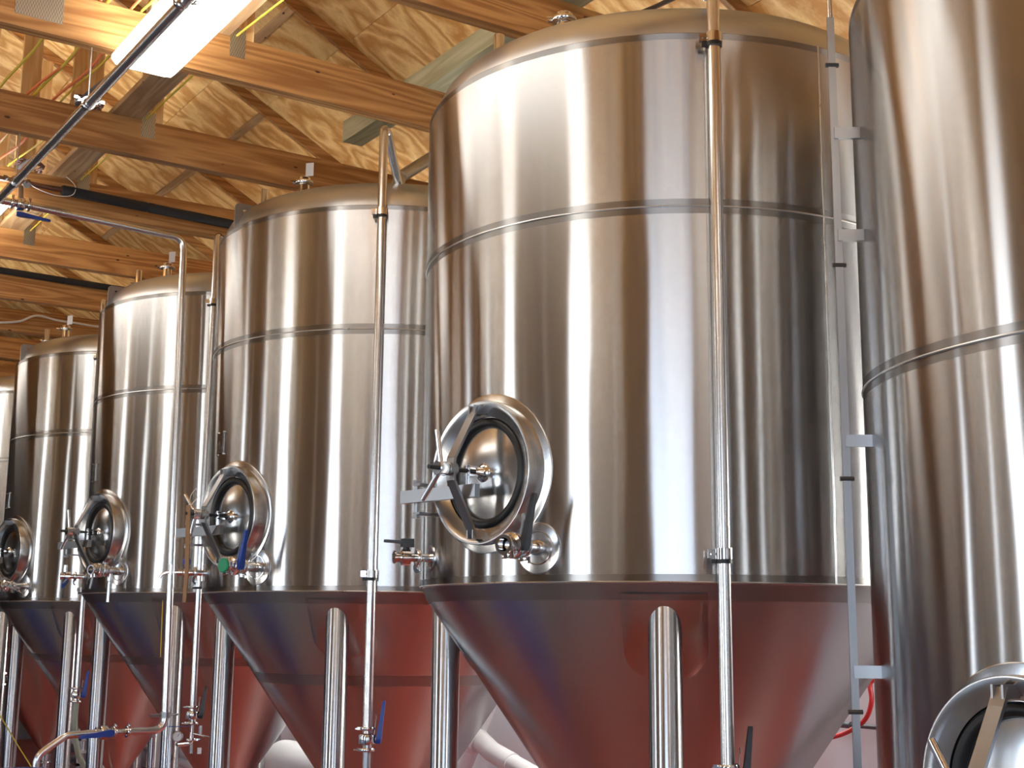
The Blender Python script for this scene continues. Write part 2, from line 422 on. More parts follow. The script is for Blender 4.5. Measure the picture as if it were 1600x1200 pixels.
def sample_valve(parent, az, z, style):
    fr = Frame(az, z); n = fr.n; t = fr.t
    m = MB(); m.lathe([(.055,-.006),(.055,.004),(.018,.006),(.018,.05),(.030,.053),(.030,.06),(.018,.062),(.018,.09),(.034,.094),(.034,.13),(.020,.136),(.020,.155),(.028,.158),(.028,.165),(.014,.166),(.014,.15),(0,.15)], fr.p(0,0,0), n, 24)
    clamp_mesh(m, fr.p(0,0,.057), n, .022, (0,0,-1))
    m.lathe([(0,0),(.022,0),(.022,.002),(0,.002)], fr.p(.0,-.045,.06), (1,.3,.2), 20)
    b = m.build('sample_valve', 'polish', parent)
    if style == 'black':
        MB().cyl(fr.p(0,.03,.11), fr.p(0,.05,.11), .014, 16).build('stem', 'rubber', b)
        h = MB(); h.obox(fr.p(0,.062,.105), n, t, (0,0,1), .026, .018, .018); h.bar(fr.p(0,.066,.12), fr.p(.03,.070,.20), .03, .012, t)
        h.build('lever', 'blackp', b)
    elif style == 'blue_knob':
        h = MB(); h.lathe([(0,.034),(.012,.034),(.016,.045),(.024,.052),(.026,.07),(.018,.084),(0,.088)], fr.p(0,0,.11), (0,0,1), 20); h.build('knob', 'blue', b)
        s = MB(); s.tube([fr.p(0,0,.165), fr.p(0,0,.22), fr.p(0,-.012,.25), fr.p(0,-.035,.265)], .008, 10); s.cyl(fr.p(0,-.01,.20), fr.p(0,.045,.20), .013, 14); s.build('spout', 'polish', b)
    else:
        h = MB(); h.cyl(fr.p(0,.03,.13), fr.p(0,.085,.13), .016, 16, bev=.003); h.build('knob', 'polish', b)
        s = MB(); s.bar(fr.p(0,-.03,.11), fr.p(-.19,-.075,.16), .034, .016, (0,0,1)); s.build('lever', 'blue', b)
    return b

def lug(parent, az, r=1.080, z=4.135, w=.135, h=.165):
    fr = Frame(az, z, r); fr.n, fr.t = fr.t, fr.n; vs = []; fs = []
    # plate with rounded top and a hole, standing on the rim and facing outwards
    outer = []; K = 8; cr = .028
    for cx_, cz_, a0 in ((w/2-cr, h-cr, 0), (-w/2+cr, h-cr, 90)):
        for k in range(K+1):
            a = R_(a0+90*k/K); outer.append((cx_+cr*math.cos(a), cz_+cr*math.sin(a)))
    outer += [(-w/2, -.02), (w/2, -.02)]
    hc = (w*.02, h*.72); hr = .016; n = len(outer)
    inner = []
    for (x, y) in outer:
        a = math.atan2(y-hc[1], x-hc[0]); inner.append((hc[0]+hr*math.cos(a), hc[1]+hr*math.sin(a)))
    for w_ in (-.006, .006):
        vs += [fr.p(x, y, w_) for x, y in outer]+[fr.p(x, y, w_) for x, y in inner]
    for i in range(n):
        j = (i+1) % n
        fs += [(i, j, n+j, n+i), (2*n+i, 3*n+i, 3*n+j, 2*n+j), (i, 2*n+i, 2*n+j, j), (n+i, n+j, 3*n+j, 3*n+i)]
    return MB().add(vs, fs).build('lifting_lug', 'bar', parent)

DOME = [(1.122,0),(1.121,.03),(1.112,.065),(1.092,.105),(1.06,.14),(1.02,.168),(.97,.19),(.90,.211),(.75,.240),(.55,.268),(.3,.288),(.12,.295),(0,.296)]
def dome_z(r, zt=ZT):
    for (r1,h1),(r0,h0) in zip(DOME, DOME[1:]):
        if r0 <= r <= r1: return zt+h1+(h0-h1)*(r1-r)/(r1-r0)
    return zt

def stub(parent, az, r, h=.145):
    p = pol(az, r, dome_z(r)-.02); m = MB()
    m.cyl(p, p+V((0,0,.05)), .018, 20); m.cyl(p+V((0,0,.05)), p+V((0,0,h+.02)), .026, 24, bev=.003)
    clamp_mesh(m, p+V((0,0,.052)), (0,0,1), .02, (-.8,.4,0))
    return m.build('vent_stub', 'polish', parent)
def top_valve(parent, az, r, tagm=True):
    p = pol(az, r, dome_z(r)-.02); m = MB()
    m.lathe([(0,0),(.035,0),(.035,.085),(.047,.09),(.047,.1),(.040,.104),(.040,.122),(.034,.128),(0,.128)], p, (0,0,1), 28)
    clamp_mesh(m, p+V((0,0,.095)), (0,0,1), .044, (-.75,.5,0))
    o = m.build('top_fitting', 'polish', parent)
    if tagm:
        t = MB(); c = p+V((.02,-.01,.16)); t.cyl(p+V((0,0,.12)), c-V((0,0,.025)), .006, 10)
        t.obox(c+V((.006,-.006,.022)), (.83,-.55,0.1), (0,0,1), (.55,.83,0), .024, .042, .002); t.build('valve_tag', 'tag', o)
    return o

def cone_r(z): return RT*(z-APEX)/(ZB-APEX)
def leg(parent, az, r=1.03, dz=0):
    p = pol(az, r, -dz)
    m = MB(); m.lathe([(0,.012),(.064,.012),(.064,1.90+dz),(.058,1.912+dz),(0,1.914+dz)], p, (0,0,1), 40)
    l = m.build('leg', 'leg', parent)
    f = MB(); f.lathe([(0,0),(.09,0),(.09,.012),(0,.012)], p, (0,0,1), 32); f.build('foot_plate', 'bar', l)
    # pad welded on the cone round the leg top: straight sides, half-round bottom
    vs = []; fs = []; K = 24; s0, s1 = .05, .30; hw = .165
    cs = V((0,0,0)); sl = math.hypot(RT, ZB-APEX); 
    def onc(u, s, lift):   # s = distance down the slope from the weld
        z = ZB-s*(ZB-APEX)/sl; rr = cone_r(z)+lift; a = R_(az)+u/max(rr, .1)
        return V((rr*math.cos(a), rr*math.sin(a), z-lift*.6))
    outl = [(-hw, s0), (hw, s0), (hw, s1)]+[(hw*math.cos(PI*k/K), s1+hw*math.sin(PI*k/K)) for k in range(1, K)]+[(-hw, s1)]
    rows = 10
    grid = []
    for i in range(rows+1):
        s = s0+(s1+hw-s0)*i/rows
        h = hw if s <= s1 else math.sqrt(max(hw*hw-(s-s1)**2, 1e-6))
        grid.append([onc(-h+2*h*k/16, s, .0035 if 0 < k < 16 and i < rows else .0) for k in range(17)])
    for row in grid: vs += row
    for i in range(rows):
        for k in range(16): fs.append((i*17+k, i*17+k+1, (i+1)*17+k+1, (i+1)*17+k))
    MB().add(vs, fs).build('leg_pad', 'cone', l)
    return l

M['bar_br'] = plain('manway_neck_steel', (.60,.59,.58), .24, 1, .05)

def fermenter(i, label):
    cx, cy = TK[i]
    root = empty('fermentation_tank', (cx, cy, DZ[i]), label, 'tank', None)
    sh = MB().lathe([(RT-.03,ZB+.001),(RT,ZB+.001),(RT,ZM-.3),(RT,ZT-.004),(RT-.004,ZT),(RT-.035,ZT),(RT-.035,ZT-.02)], n=200).build('shell', 'shell', root, ang=40)
    MB().lathe([(r, ZT+h) for r, h in DOME], n=160).build('dome', 'dome', root)
    MB().lathe([(RT-.002,ZB),(RT-.002,ZB-.001),(cone_r(1.44),1.44),(cone_r(.5),.5),(.06,.36),(.05,.34)], n=200).build('cone', 'cone1' if i == 1 else 'cone', root)
    for z, r in ((ZM, RT), (ZT+.002, 1.128), (ZB, RT-.001)): seam_ring(z, r, sh, .004)
    o = MB(); o.lathe([(.05,.345),(.05,.26),(.066,.256),(.066,.246),(.05,.242)], (0,0,0), (0,0,1), 28)
    o.tube(fillet([(0,0,.25),(0,0,.14),(-.3,-.05,.14)], .08), .04, 18); clamp_mesh(o, (0,0,.25), (0,0,1), .05, (-1,0,0))
    o.build('bottom_outlet', 'polish', root)
    for az in ((-131.7 if i == 1 else -134), 144, -43, 53): leg(root, az, dz=DZ[i])
    return root

def vseam(root, az, z0, z1):
    m = MB(); m.tube([pol(az+.25*random.uniform(-1,1)*.3, RT, z0+(z1-z0)*k/40) for k in range(41)], .0038, 8)
    m.build('vertical_weld', 'weld', root)

# ---- tank 1 (the whole large one in the middle right)
t1 = fermenter(1, 'large steel cone-bottomed tank in front, its whole round door and black-handled valves in view')
mw = manway(t1, -170, 2.375, (84, 308))
racking_port(t1, -156.8, 2.065, 'blackp', 14)
sample_valve(t1, 166, 2.05, 'black')
vseam(t1, -97, ZB, ZT)
stub(t1, 169, .88); top_valve(t1, -164, .80, False)
lug(t1, 160, .88, dome_z(.9)-.02, .06, .10)
# ---- tank 2
t2 = fermenter(2, 'steel cone-bottomed tank with a blue-handled valve and a round green cap')
manway(t2, -170, 2.36, (48, 285))
racking_port(t2, -158.5, 2.066, 'blue', 14, 'green')
sample_valve(t2, 168, 2.05, 'blue_knob'); stub(t2, 168, .89); top_valve(t2, -163, .83); lug(t2, -179)
# ---- tank 3
t3 = fermenter(3, 'steel cone-bottomed tank behind the tall pipe with a bend at its top')
manway(t3, -170, 2.37, (86, 306))
racking_port(t3, -157.5, 2.085, None, 0, None, True)
sample_valve(t3, 170, 2.06, 'lever'); stub(t3, 172, .88); top_valve(t3, -158, .85); lug(t3, -179)
# ---- tank 4
t4 = fermenter(4, 'steel cone-bottomed tank, last in the row seen with its dome edge and round door')
manway(t4, -170, 2.37, (86, 306))
racking_port(t4, -158, 2.06, 'bar', 110, None, False, .12)
sample_valve(t4, 172, 2.05, 'black'); stub(t4, 174, .90); top_valve(t4, -158, .90); lug(t4, -179.5)
# ---- tank 5
t5 = fermenter(5, 'farthest steel tank, only a sliver at the left edge')
stub(t5, 175, .9)
# small plates riveted on the shells
def nameplate(root, az, z):
    fr = Frame(az, z); m = MB(); m.obox(fr.p(0,0,.003), fr.t, (0,0,1), fr.n, .045, .06, .002)
    pl = m.build('nameplate', 'shell', root)
    d = MB()
    # peaked mark above a few letter strokes, raised a hair off the plate
    w = .0058
    d.add([fr.p(.034,-.012,w), fr.p(-.012,-.012,w), fr.p(.012,.020,w), fr.p(.034,-.012,w-.001), fr.p(-.012,-.012,w-.001), fr.p(.012,.020,w-.001)], [(0,1,2),(5,4,3),(0,3,4,1),(1,4,5,2),(2,5,3,0)])
    for k in range(5): d.obox(fr.p(.030-.014*k,-.030,w-.001), fr.t, (0,0,1), fr.n, .004, .008, .0006)
    d.obox(fr.p(0,-.047,w-.001), fr.t, (0,0,1), fr.n, .036, .0015, .0006)
    d.build('engraving', 'dark', pl)
    for a, b in ((1,1),(1,-1),(-1,1),(-1,-1)):
        MB().cyl(fr.p(a*.05,b*.066,-.002), fr.p(a*.05,b*.066,.008), .005, 10).build('rivet', 'polish', pl)
nameplate(t2, 179, 2.81); nameplate(t3, 179, 2.84); nameplate(t4, 179, 2.84)

# ---- tank 0: straight-sided neighbour at the right edge
cx, cy = TK[0]
t0 = empty('bright_tank', (cx, cy, 0), 'tall straight-sided steel tank filling the right edge of the picture', 'tank')
sh0 = MB().lathe([(RT-.03,.62),(RT-.004,.62),(RT,.624),(RT,1.6),(RT,3.0),(RT,3.816),(RT-.004,3.82),(RT-.03,3.82)], n=220).build('shell', 'shell0', t0, ang=40)
MB().lathe([(r, 3.82+h) for r, h in DOME], n=160).build('dome', 'dome', t0)
MB().lathe([(1.12,.62),(1.1,.58),(1.0,.52),(.8,.47),(.4,.42),(0,.40)], n=120).build('dished_bottom', 'dome', t0)
MB().torus((0,0,2.5256), (0,0,1), RT, .005, 200, 8).build('weld_seam', 'weld', sh0)
for az in (-133, 137, -43, 47):
    p = pol(az, .98, 0); MB().cyl(p+V((0,0,0)), p+V((0,0,.60)), .064, 32).build('leg', 'leg', t0)
manway(t0, 178, 1.345, (62, 300))
# standoff rails up the side of tank 0
for az, nm in ((142.5, 0),):
    a = R_(az); n = V((math.cos(a), math.sin(a), 0)); t = V((-math.sin(a), math.cos(a), 0))
    mb = MB(); base = n*1.232
    mb.obox(base+V((0,0,2.15)), V((.84,-.54,0)), V((.54,.84,0)), (0,0,1), .012, .004, 1.62)
    rl = mb.build('standoff_rail', 'bar', t0)
    for z in (1.62, 2.335, 3.01, 3.36):
        MB().obox(n*1.19+V((0,0,z)), n, t, (0,0,1), .043, .008, .019).build('bracket', 'bar', rl)
    for z in (1.50, 2.215, 2.91, 3.60):
        MB().cyl(base+V((0,0,z))-V((.84,-.54,0))*.022, base+V((0,0,z))+V((.84,-.54,0))*.022, .008, 6).build('bolt', 'dark', rl)
    if nm == 0: MB().cyl(base+V((0,0,3.77)), base+V((0,0,4.4)), .008, 12).build('upper_rod', 'pipe', rl)

# ------------------------------------------------------------------ vertical front pipes
def pipe_clip(parent, x, y, z, cx, cy, r=.0254):
    """bracket ring with black rubber sleeve, tied back to the tank"""
    n = V((cx-x, cy-y, 0)).normalized(); o = V((x, y, z)); t = V((-n.y, n.x, 0)); 
    if t.y < 0: t = -t
    m = MB(); m.lathe([(r+.004,-.020),(r+.0085,-.020),(r+.0085,.020),(r+.004,.020)], o, (0,0,1), 36, close=True)
    m.obox(o+t*(r+.020), t, n, (0,0,1), .014, .010, .016); m.cyl(o+t*(r+.020)-n*.018, o+t*(r+.020)+n*.018, .006, 10)
    m.cyl(o+n*(r+.004), o+n*((V((cx-x,cy-y,0)).length)-RT+.002), .007, 12)
    c = m.build('pipe_clip', 'polish', parent)
    s = MB(); s.lathe([(r,-.036),(r+.0075,-.036),(r+.0075,.021),(r,.021)], o, (0,0,1), 36, close=True); s.obox(o+t*(r+.014)+V((0,0,-.028)), t, n, (0,0,1), .010, .008, .008)
    s.build('rubber_sleeve', 'rubber', c)
def inline_valve(parent, x, y, z, mat, side=(1,.5,0), L=.2, r=.0254):
    m = MB(); valve(m, (x,y,z), (0,0,1), side, .025)
    for dz in (-.055, .055): clamp_mesh(m, (x,y,z+dz), (0,0,1), .027, (-.83,.55,0) if dz > 0 else (-.6,.8,0))
    b = m.build('valve', 'polish', parent); s = V(side).normalized()
    m2 = MB(); m2.cyl(V((x,y,z))+s*.03, V((x,y,z))+s*.052, .012, 14); m2.build('stem', 'bar', b)
    lever(b, V((x,y,z))+s*.062, V((.10,-.06,1)), s, mat, L)
    return b
RGT = V((.8314,-.5556,0))
def front_pipe(i, label, az, ztop, zval, mat, leg_to=None, hose=None, clips=(4.07, 2.02), r=.0254, dist=1.2):
    cx, cy = TK[i]; p = pol(az, dist, 0); x, y = cx+p.x, cy+p.y
    root = empty('vertical_pipe', (x, y, 0), label, 'pipe')
    def loc(q): return V((q[0]-x, q[1]-y, q[2]))
    if leg_to:
        e = V(leg_to); top = [(x, y, zval+.055), (x, y, ztop-r), (x+(e.x-x)*.22, y+(e.y-y)*.22, ztop-r), e]
        pts = fillet([loc(q) for q in top], .05 if i < 3 else .09, 10)
    else: pts = [loc((x,y,zval+.055)), loc((x,y,ztop))]
    MB().tube(pts, r, 24).build('pipe_run', 'pipe', root)
    for z in clips: pipe_clip(root, 0, 0, z, cx-x, cy-y, r)
    inline_valve(root, 0, 0, zval, mat, RGT, .2, r)
    return root, x, y
p1, x1, y1 = front_pipe(1, 'thick polished vertical pipe clipped to the large front tank', -120.9, 4.58, 1.20, 'blackp', (3.52, 3.84, 4.33))
MB().cyl((0,0,.25), (0,0,1.145), .0254, 20).build('lower_run', 'pipe', p1)
p2, x2, y2 = front_pipe(2, 'vertical pipe looping over onto the second tank, blue-handled valve above a braided hose', -122.9, 4.595, 1.15, 'blue', (3.575, 6.60, 4.31))
MB().tube([(0,0,1.095),(0,0,.8),(-.01,-.02,.4),(-.08,-.1,.03)], .021, 16).build('braided_hose', M['galv'], p2)
p3, x3, y3 = front_pipe(3, 'slim vertical pipe with a long black lever and a pressure gauge at its foot', -123.3, 4.60, 1.12, 'blackp', (3.64, 9.25, 4.29), r=.022)
p4, x4, y4 = front_pipe(4, 'vertical pipe with a blue-handled valve above a pale clear hose bending right', -125.5, 4.60, 1.14, 'blue', (3.55, 11.95, 4.28), r=.022)
MB().tube([(0,0,1.085),(-.002,0,.95),(.004,0,.80),(.05,0,.64),(.14,-.01,.48),(.30,-.03,.30),(.45,-.05,.10),(.6,-.06,.03)], .024, 16).build('clear_hose', 'hose', p4)
p5, x5, y5 = front_pipe(5, 'vertical pipe at the left edge with a blue-handled valve and clear hose straight below', -124, 4.60, 1.18, 'blue', (3.6, 14.4, 4.28), r=.022)
MB().tube([(0,0,1.125),(0,0,.9),(.005,0,.5),(-.02,0,.03)], .024, 16).build('clear_hose', 'hose', p5)
# gauge cluster at the foot of pipe 3
g = MB(); g.tube(fillet([(0,0,1.065),(0,0,.93),(-.12,-.05,.93)], .02), .014, 12); g.cyl((0,0,1.0), (.07,-.05,.98), .008, 10); g.cyl((0,0,.93), (.0,-.0,.86), .012, 12, bev=.003)
g.cyl((.05,-.03,.99),(.05,-.03,1.05),.012,12); g.cyl((.07,-.05,.98),(.12,-.08,.97),.005,8)
clamp_mesh(g, (0,0,.955), (0,0,1), .02, (1,-.5,0)); manifold = g.build('manifold', 'polish', p3)
gd = V((-.66,-.75,0)); gc = V((-.115,-.06,.985))
MB().lathe([(0,0),(.034,0),(.036,.008),(.036,.022),(.033,.024),(.031,.019),(0,.019)], gc, gd, 32).build('pressure_gauge', 'polish', p3)
f = MB(); f.lathe([(0,.0192),(.030,.0192),(.030,.0198),(0,.0198)], gc, gd, 32); f.build('gauge_face', 'dial', p3)
n_ = MB(); n_.bar(gc+gd*.0205, gc+gd*.0205+V((.012,-.01,.022)), .003, .001, (0,0,1)); n_.build('gauge_needle', 'dark', p3)
MB().bar((0,0,1.045), (-.16,.03,1.045), .012, .004, (0,1,0)).build('small_lever', 'blue', p3)
MB().cyl((.05,-.03,.86), (.05,-.03,.90), .014, 14).build('white_cap', 'pvc', p3)

# ------------------------------------------------------------------ overhead pipework
zp = 4.30; ox = 1.69
op = empty('overhead_pipe', (ox, 2.5, zp), 'thick polished pipe hanging lengthwise under the trusses past the bright lamp', 'pipe')
MB().cyl((.02,0,0), (-.02,9.5,0), .0254, 28).build('pipe_run', 'pipe', op)
for yy in (5.05, 6.39, 7.84, 9.24):
    y = yy-2.5; c = MB(); c.lathe([(.026,-.014),(.034,-.014),(.036,0),(.034,.014),(.026,.014)], (0,y,0), (0,1,0), 28, close=True)
    for s in (-1, 1):
        c.obox((s*.048,y,.008), (1,0,.2), (0,1,0), (0,0,1), .018, .008, .006); c.cyl((s*.052,y-.03,.01), (s*.052,y+.02,.01), .005, 8)
        c.obox((s*.066,y-.024,.012), (1,0,0), (0,1,0), (0,0,1), .010, .004, .008)
    h = c.build('hanger_clamp', 'polish', op)
    MB().cyl((0,y,.034), (0,y,.298), .004, 10).build('hanger_rod', 'galv', h)
yv = 9.0; zv = 4.515
fp = empty('transfer_pipe', (3.13, yv, 0), 'polished pipe below a truss, bending down past the third tank, with blue lever valves', 'pipe')
MB().tube(fillet([(-1.10,0,zv+.013),(0,0,zv-.03),(.055,0,1.03),(-.20,0,1.03)], .09, 10), .0254, 24).build('pipe_run', 'pipe', fp)
MB().tube([(-1.9,0,zv+.02),(-1.20,0,zv+.014)], .0254, 24).build('left_run', 'pipe', fp)
v = MB(); valve(v, (-1.15,0,zv+.013), (1,0,0), (0,0,-1)); clamp_mesh(v, (-1.205,0,zv+.013), (1,0,0), .027, (0,-.6,1)); clamp_mesh(v, (-1.095,0,zv+.013), (1,0,0), .027, (0,-.6,1))
vb = v.build('valve', 'polish', fp)
lever(vb, (-1.15,-.01,zv-.062), (1,-.15,-.10), (0,0,-1), 'blue', .2)
m = MB(); m.cyl((-1.15,0,zv+.04), (-1.15,.03,4.66), .019, 16); m.build('riser', 'bar', fp)
m = MB(); m.lathe([(.026,-.02),(.034,-.02),(.034,.02),(.026,.02)], (.054,0,1.13), (0,0,1), 28, close=True); m.cyl((.08,0,1.13), (.16,.06,1.13), .008, 10); m.cyl((.02,0,1.13), (-.05,0,1.13), .012, 12); m.build('pipe_clip', 'bar', fp)
m = MB(); valve(m, (-.36,0,1.03), (1,0,0), (0,0,1)); clamp_mesh(m, (-.20,0,1.03), (1,0,0), .027, (0,-.5,1)); clamp_mesh(m, (-.29,0,1.03), (1,0,0), .027, (0,-.5,1)); m.cyl((-.30,0,1.03), (-.20,0,1.03), .020, 20)
lv = m.build('lower_valve', 'polish', fp); lever(lv, (-.34,-.075,1.03), (-1,0,-.1), (0,-1,0), 'blue', .2)
MB().tube(fillet([(-.41,0,1.03),(-.60,0,1.02),(-.78,0,.9),(-.80,0,.05)], .10), .023, 16).build('drop_pipe', 'pipe', fp)
sl = MB(); sl.bar((-.018,-.0265,1.90), (-.012,-.0265,1.52), .006, .001, (1,0,0)); sl.build('yellow_sticker', 'yellow', fp)

ip = empty('insulated_pipe', (2.0, 9.10, 4.70), 'pipe in thick black foam insulation running along a truss to the second tank', 'pipe')
MB().tube([(-.8,0,.02),(.30,0,.012)], .019, 18).build('bare_pipe', plain('dull_copper_pipe', (.22,.13,.10), .3, 1), ip)
MB().lathe([(0,0),(.030,0),(.036,.01),(.036,.60),(.032,.612),(.036,.624),(.036,1.25),(.032,1.262),(.036,1.274),(.036,1.75),(0,1.75)], (.27,0,.012), (1,0,-.02), 28).build('foam_insulation', 'foam', ip)
MB().cyl((.02,0,.005), (.02,-.07,-.02), .024, 18).build('tee_fitting', 'bar', ip)
ip2 = MB().lathe([(0,0),(.03,0),(.03,1.5),(.026,1.515),(.03,1.53),(.03,3.2),(0,3.2)], (1.6, 12.09, 4.85), (1,0,-.012), 20).build('insulated_pipe', 'foam')
tag(ip2, 'thin dark insulated line lying along the top of a far truss', 'pipe')
dc = MB(); pts = fillet([(4.046,7.463,4.40),(4.046,7.52,4.60),(4.16,7.66,4.775),(4.53,7.72,5.06)], .08)
prof_r = [.042+.003*(k % 2) for k in range(len(pts))]; dc.tube(pts, prof_r, 20)
tag(dc.build('vent_duct', 'galv'), 'silver vent duct rising from the top of the second tank towards the roof', 'duct')

# ------------------------------------------------------------------ roof: trusses, deck, bracing
HB, HT = 4.60, 4.835
XL, XR, XC = -5.0, 5.6, .3
ZR = 5.54+.52*3.7
def raf(x): return 5.54-.52*(x-4) if x >= XC else ZR-.52*(XC-x)
ys = [-11.9,-10.4,-8.95,-7.5,-6.1,-4.7,-3.3,-1.9,-.5,.85,2.2,3.6,5.01,6.35,7.80,9.20,10.70,12.12,13.54,14.96,16.4,17.8,19.2,20.6]
tl = {5.01: 'nearest wooden roof truss in view, its bottom chord crossing above the large front tank',
 6.35: 'wooden roof truss over the bright lamp end, with a wide metal plate at left',
 7.80: 'wooden roof truss with the mauve cable coil resting on it, behind the lamp end',
 9.20: 'wooden roof truss just behind the black insulated pipe',
 10.70: 'wooden roof truss with two dark knots, just below the pipe with the bend',
 12.12: 'wooden roof truss with a thin dark line lying along its top',
 13.54: 'wooden roof truss crossed by the white cable at left',
 14.96: 'wooden roof truss level with the dome of the fourth tank',
 16.4: 'wooden roof truss just beyond the fourth tank dome, at the left edge'}
def quadbar(mb, x0, z0, x1, z1, h, y0, y1):
    """sloped board: lower edge from (x0,z0) to (x1,z1), vertical height h"""
    mb.add([(x0,y0,z0),(x1,y0,z1),(x1,y1,z1),(x0,y1,z0),(x0,y0,z0+h),(x1,y0,z1+h),(x1,y1,z1+h),(x0,y1,z0+h)],
           [(0,3,2,1),(4,5,6,7),(0,1,5,4),(1,2,6,5),(2,3,7,6),(3,0,4,7)]); return mb
for k, y in enumerate(ys):
    if y in tl: root = empty('roof_truss', (0, y, HB), tl[y], 'roof truss', None)
    else: root = empty('roof_truss', (0, y, HB), 'wooden roof truss overhead, away from the tanks in view', 'roof truss', 'roof trusses out of view')
    cx_ = lambda mb, nm, mt: mb.build(nm, mt, root, False)
    m = MB(); m.box((XL,0,0),(XR,.037,.235)); m.box((XL,.042,0),(XR,.079,.235)); cx_(m, 'bottom_chord', 'beam')
    for (a, b) in ((XC, XR-.02), (XL+.02, XC)):
        m = MB(); quadbar(m, a, raf(a)-HB, b, raf(b)-HB, .089, .002, .040); cx_(m, 'rafter', 'beam')
    for x0, x1 in ((2.40,2.535), (1.97,2.10), (1.2,1.29), (.25,.39), (-1.0,-.9), (-2.2,-2.1)):
        m = MB(); z1 = min(raf(x0), raf(x1))-HB+.01; m.box((x0,.004,.2352),(x1,.040,z1)); cx_(m, 'web_post', 'post')
    m = MB(); m.bar((.95,.05,.24), (.38,.05,raf(.38)-HB), .09, .036, (1,0,0)); cx_(m, 'diagonal_web', 'post')
    if 4 < y < 18:
        pl = [(2.40,2.487,.125,.292)]
        if y == 6.35: pl.append((1.30,1.53,.062,.285))
        if y in (7.80, 9.20): pl.append((1.35,1.47,.17,.30))
        for (a, b, c, d) in pl:
            m = MB(); m.box((a,-.0022,c),(b,-.0004,d)); cx_(m, 'nail_plate', 'plate')

# bracing boards flat on the chords
for (x0, x1, y0, y1, lab) in ((2.215,2.395,5.6,13.0,'long flat bracing board lying across the trusses just left of their metal plates'),):
    b = MB().box((x0,y0,HT+.001),(x1,y1,HT+.038)).build('bracing_board', 'brace', None, False); tag(b, lab, 'board')
b = MB().box((3.605,4.3,HT+.001),(3.745,7.43,HT+.141)).build('timber_post', 'green_wood', None, False)
tag(b, 'square greenish treated timber lying across the trusses above the front tank', 'timber')

# deck: plywood sheets on the rafters, one setting mesh per slope side
def deck(side):
    m = MB(); off = .091
    yy = [y+.02 for y in ys]
    sl = math.sqrt(1+.52**2)
    for j in range(len(yy)-1):
        y0, y1 = yy[j]+.0015, yy[j+1]-.0015
        xs = [3.81 if j % 3 else 3.44]
        while xs[-1] > XC+.1: xs.append(xs[-1]-1.22/sl*1.0)
        xs = sorted([x for x in xs if x > XC+.05]+[XC, 3.81+1.09, XR+.3] )
        for a, b in zip(xs, xs[1:]):
            a2, b2 = a+.002, b-.002
            if side < 0: a2, b2 = 2*XC-b2, 2*XC-a2
            quadbar(m, a2, raf(a2)+off, b2, raf(b2)+off, .015, y0, y1)
    return m
tag(deck(1).build('ceiling', 'ply', None, False), kind='structure')
tag(deck(-1).build('ceiling', 'ply', None, False), kind='structure')
m = MB()
for sgn in (1, -1):
    a, b = XC, XR+.3
    if sgn < 0: a, b = 2*XC-b, XC
    quadbar(m, a, raf(a)+.109, b, raf(b)+.109, .02, -13.2, 22)
tag(m.build('ceiling', 'plyback', None, False), kind='structure')
# thin lumber strips over the sheet joints
for k, (y0, y1, x) in enumerate(((7.86,9.18,3.42), (9.26,10.68,3.83), (10.76,12.10,3.83), (12.18,13.52,3.83), (13.6,14.94,3.83))):
    m = MB(); z = raf(x)+.158; quadbar(m, x-.02, raf(x-.02)+.073, x+.03, raf(x+.03)+.073, .0175, y0+.01, y1-.01)
    s = m.build('trim_%d' % (k+1), 'brace', None, False); tag(s, kind='structure')

# ------------------------------------------------------------------ lamps
def lamp(x0, x1, y0, y1, label, group=None):
    root = empty('ceiling_lamp', ((x0+x1)/2, (y0+y1)/2, 4.5), label, 'lamp', group)
    hw, hl = (x1-x0)/2, (y1-y0)/2
    m = MB(); m.box((-hw*.22,-hl,.068),(hw*.22,hl,.098)); m.build('housing', 'pvc', root, False)
    pr = [(-hw,.052),(-hw,.03),(-hw*.86,.006),(-hw*.6,0),(hw*.6,0),(hw*.86,.006),(hw,.03),(hw,.052),(hw*.22,.066),(-hw*.22,.066)]
    vs = [(x,-hl,z) for x,z in pr]+[(x,hl,z) for x,z in pr]; n = len(pr)
    fs = [(i,(i+1)%n,n+(i+1)%n,n+i) for i in range(n)]+[tuple(range(n))[::-1], tuple(range(n,2*n))]
    MB().add(vs, fs).build('lens', 'lamp', root, ang=50)
    for sx in (-1, 1): MB().box((sx*hw*.62-.04,-hl+.02,.0665),(sx*hw*.62+.04,hl-.02,.069)).build('added_uplight', 'uplight', root, False)  # glowing strips added on top of the lens to brighten the roof deck
    for s in (-1, 1): MB().box((-hw*.4, s*hl*.98-.02, .098), (hw*.4, s*hl*.98+.02, .1015)).build('mount', 'galv', root, False)
lamp(1.77, 2.10, 3.87, 6.31, 'bright white lamp at top left, above the polished pipe')
lamp(1.60, 1.93, 9.05, 11.5, 'glowing lamp corner at the left edge under the pipe with the blue lever')
for (x, y) in ((1.85,-1.6),(1.85,-6.5),(1.75,14.2),(-2.2,1.0),(-2.2,6.9),(-2.2,12.8),(-2.2,-4.9)):
    lamp(x-.165, x+.165, y, y+2.44, 'ceiling lamp under the trusses outside the picture', 'lamps out of view')

for y in (3.0, 5.75, 7.9, 10.5, 13.2):   # unseen fill lights added behind the tanks to brighten the wall and cones
    root = empty('fill_lamp', (XR, y, 2.3), 'unseen fill light added on the white wall behind the tanks', 'lamp', 'added fill lights behind the tanks')
    MB().box((-.04,-.6,-.16),(-.001,.6,.16)).build('housing', 'pvc', root, False); MB().box((-.11,-.58,-.15),(-.042,.58,.15)).build('lens', 'fill_glow', root, False)
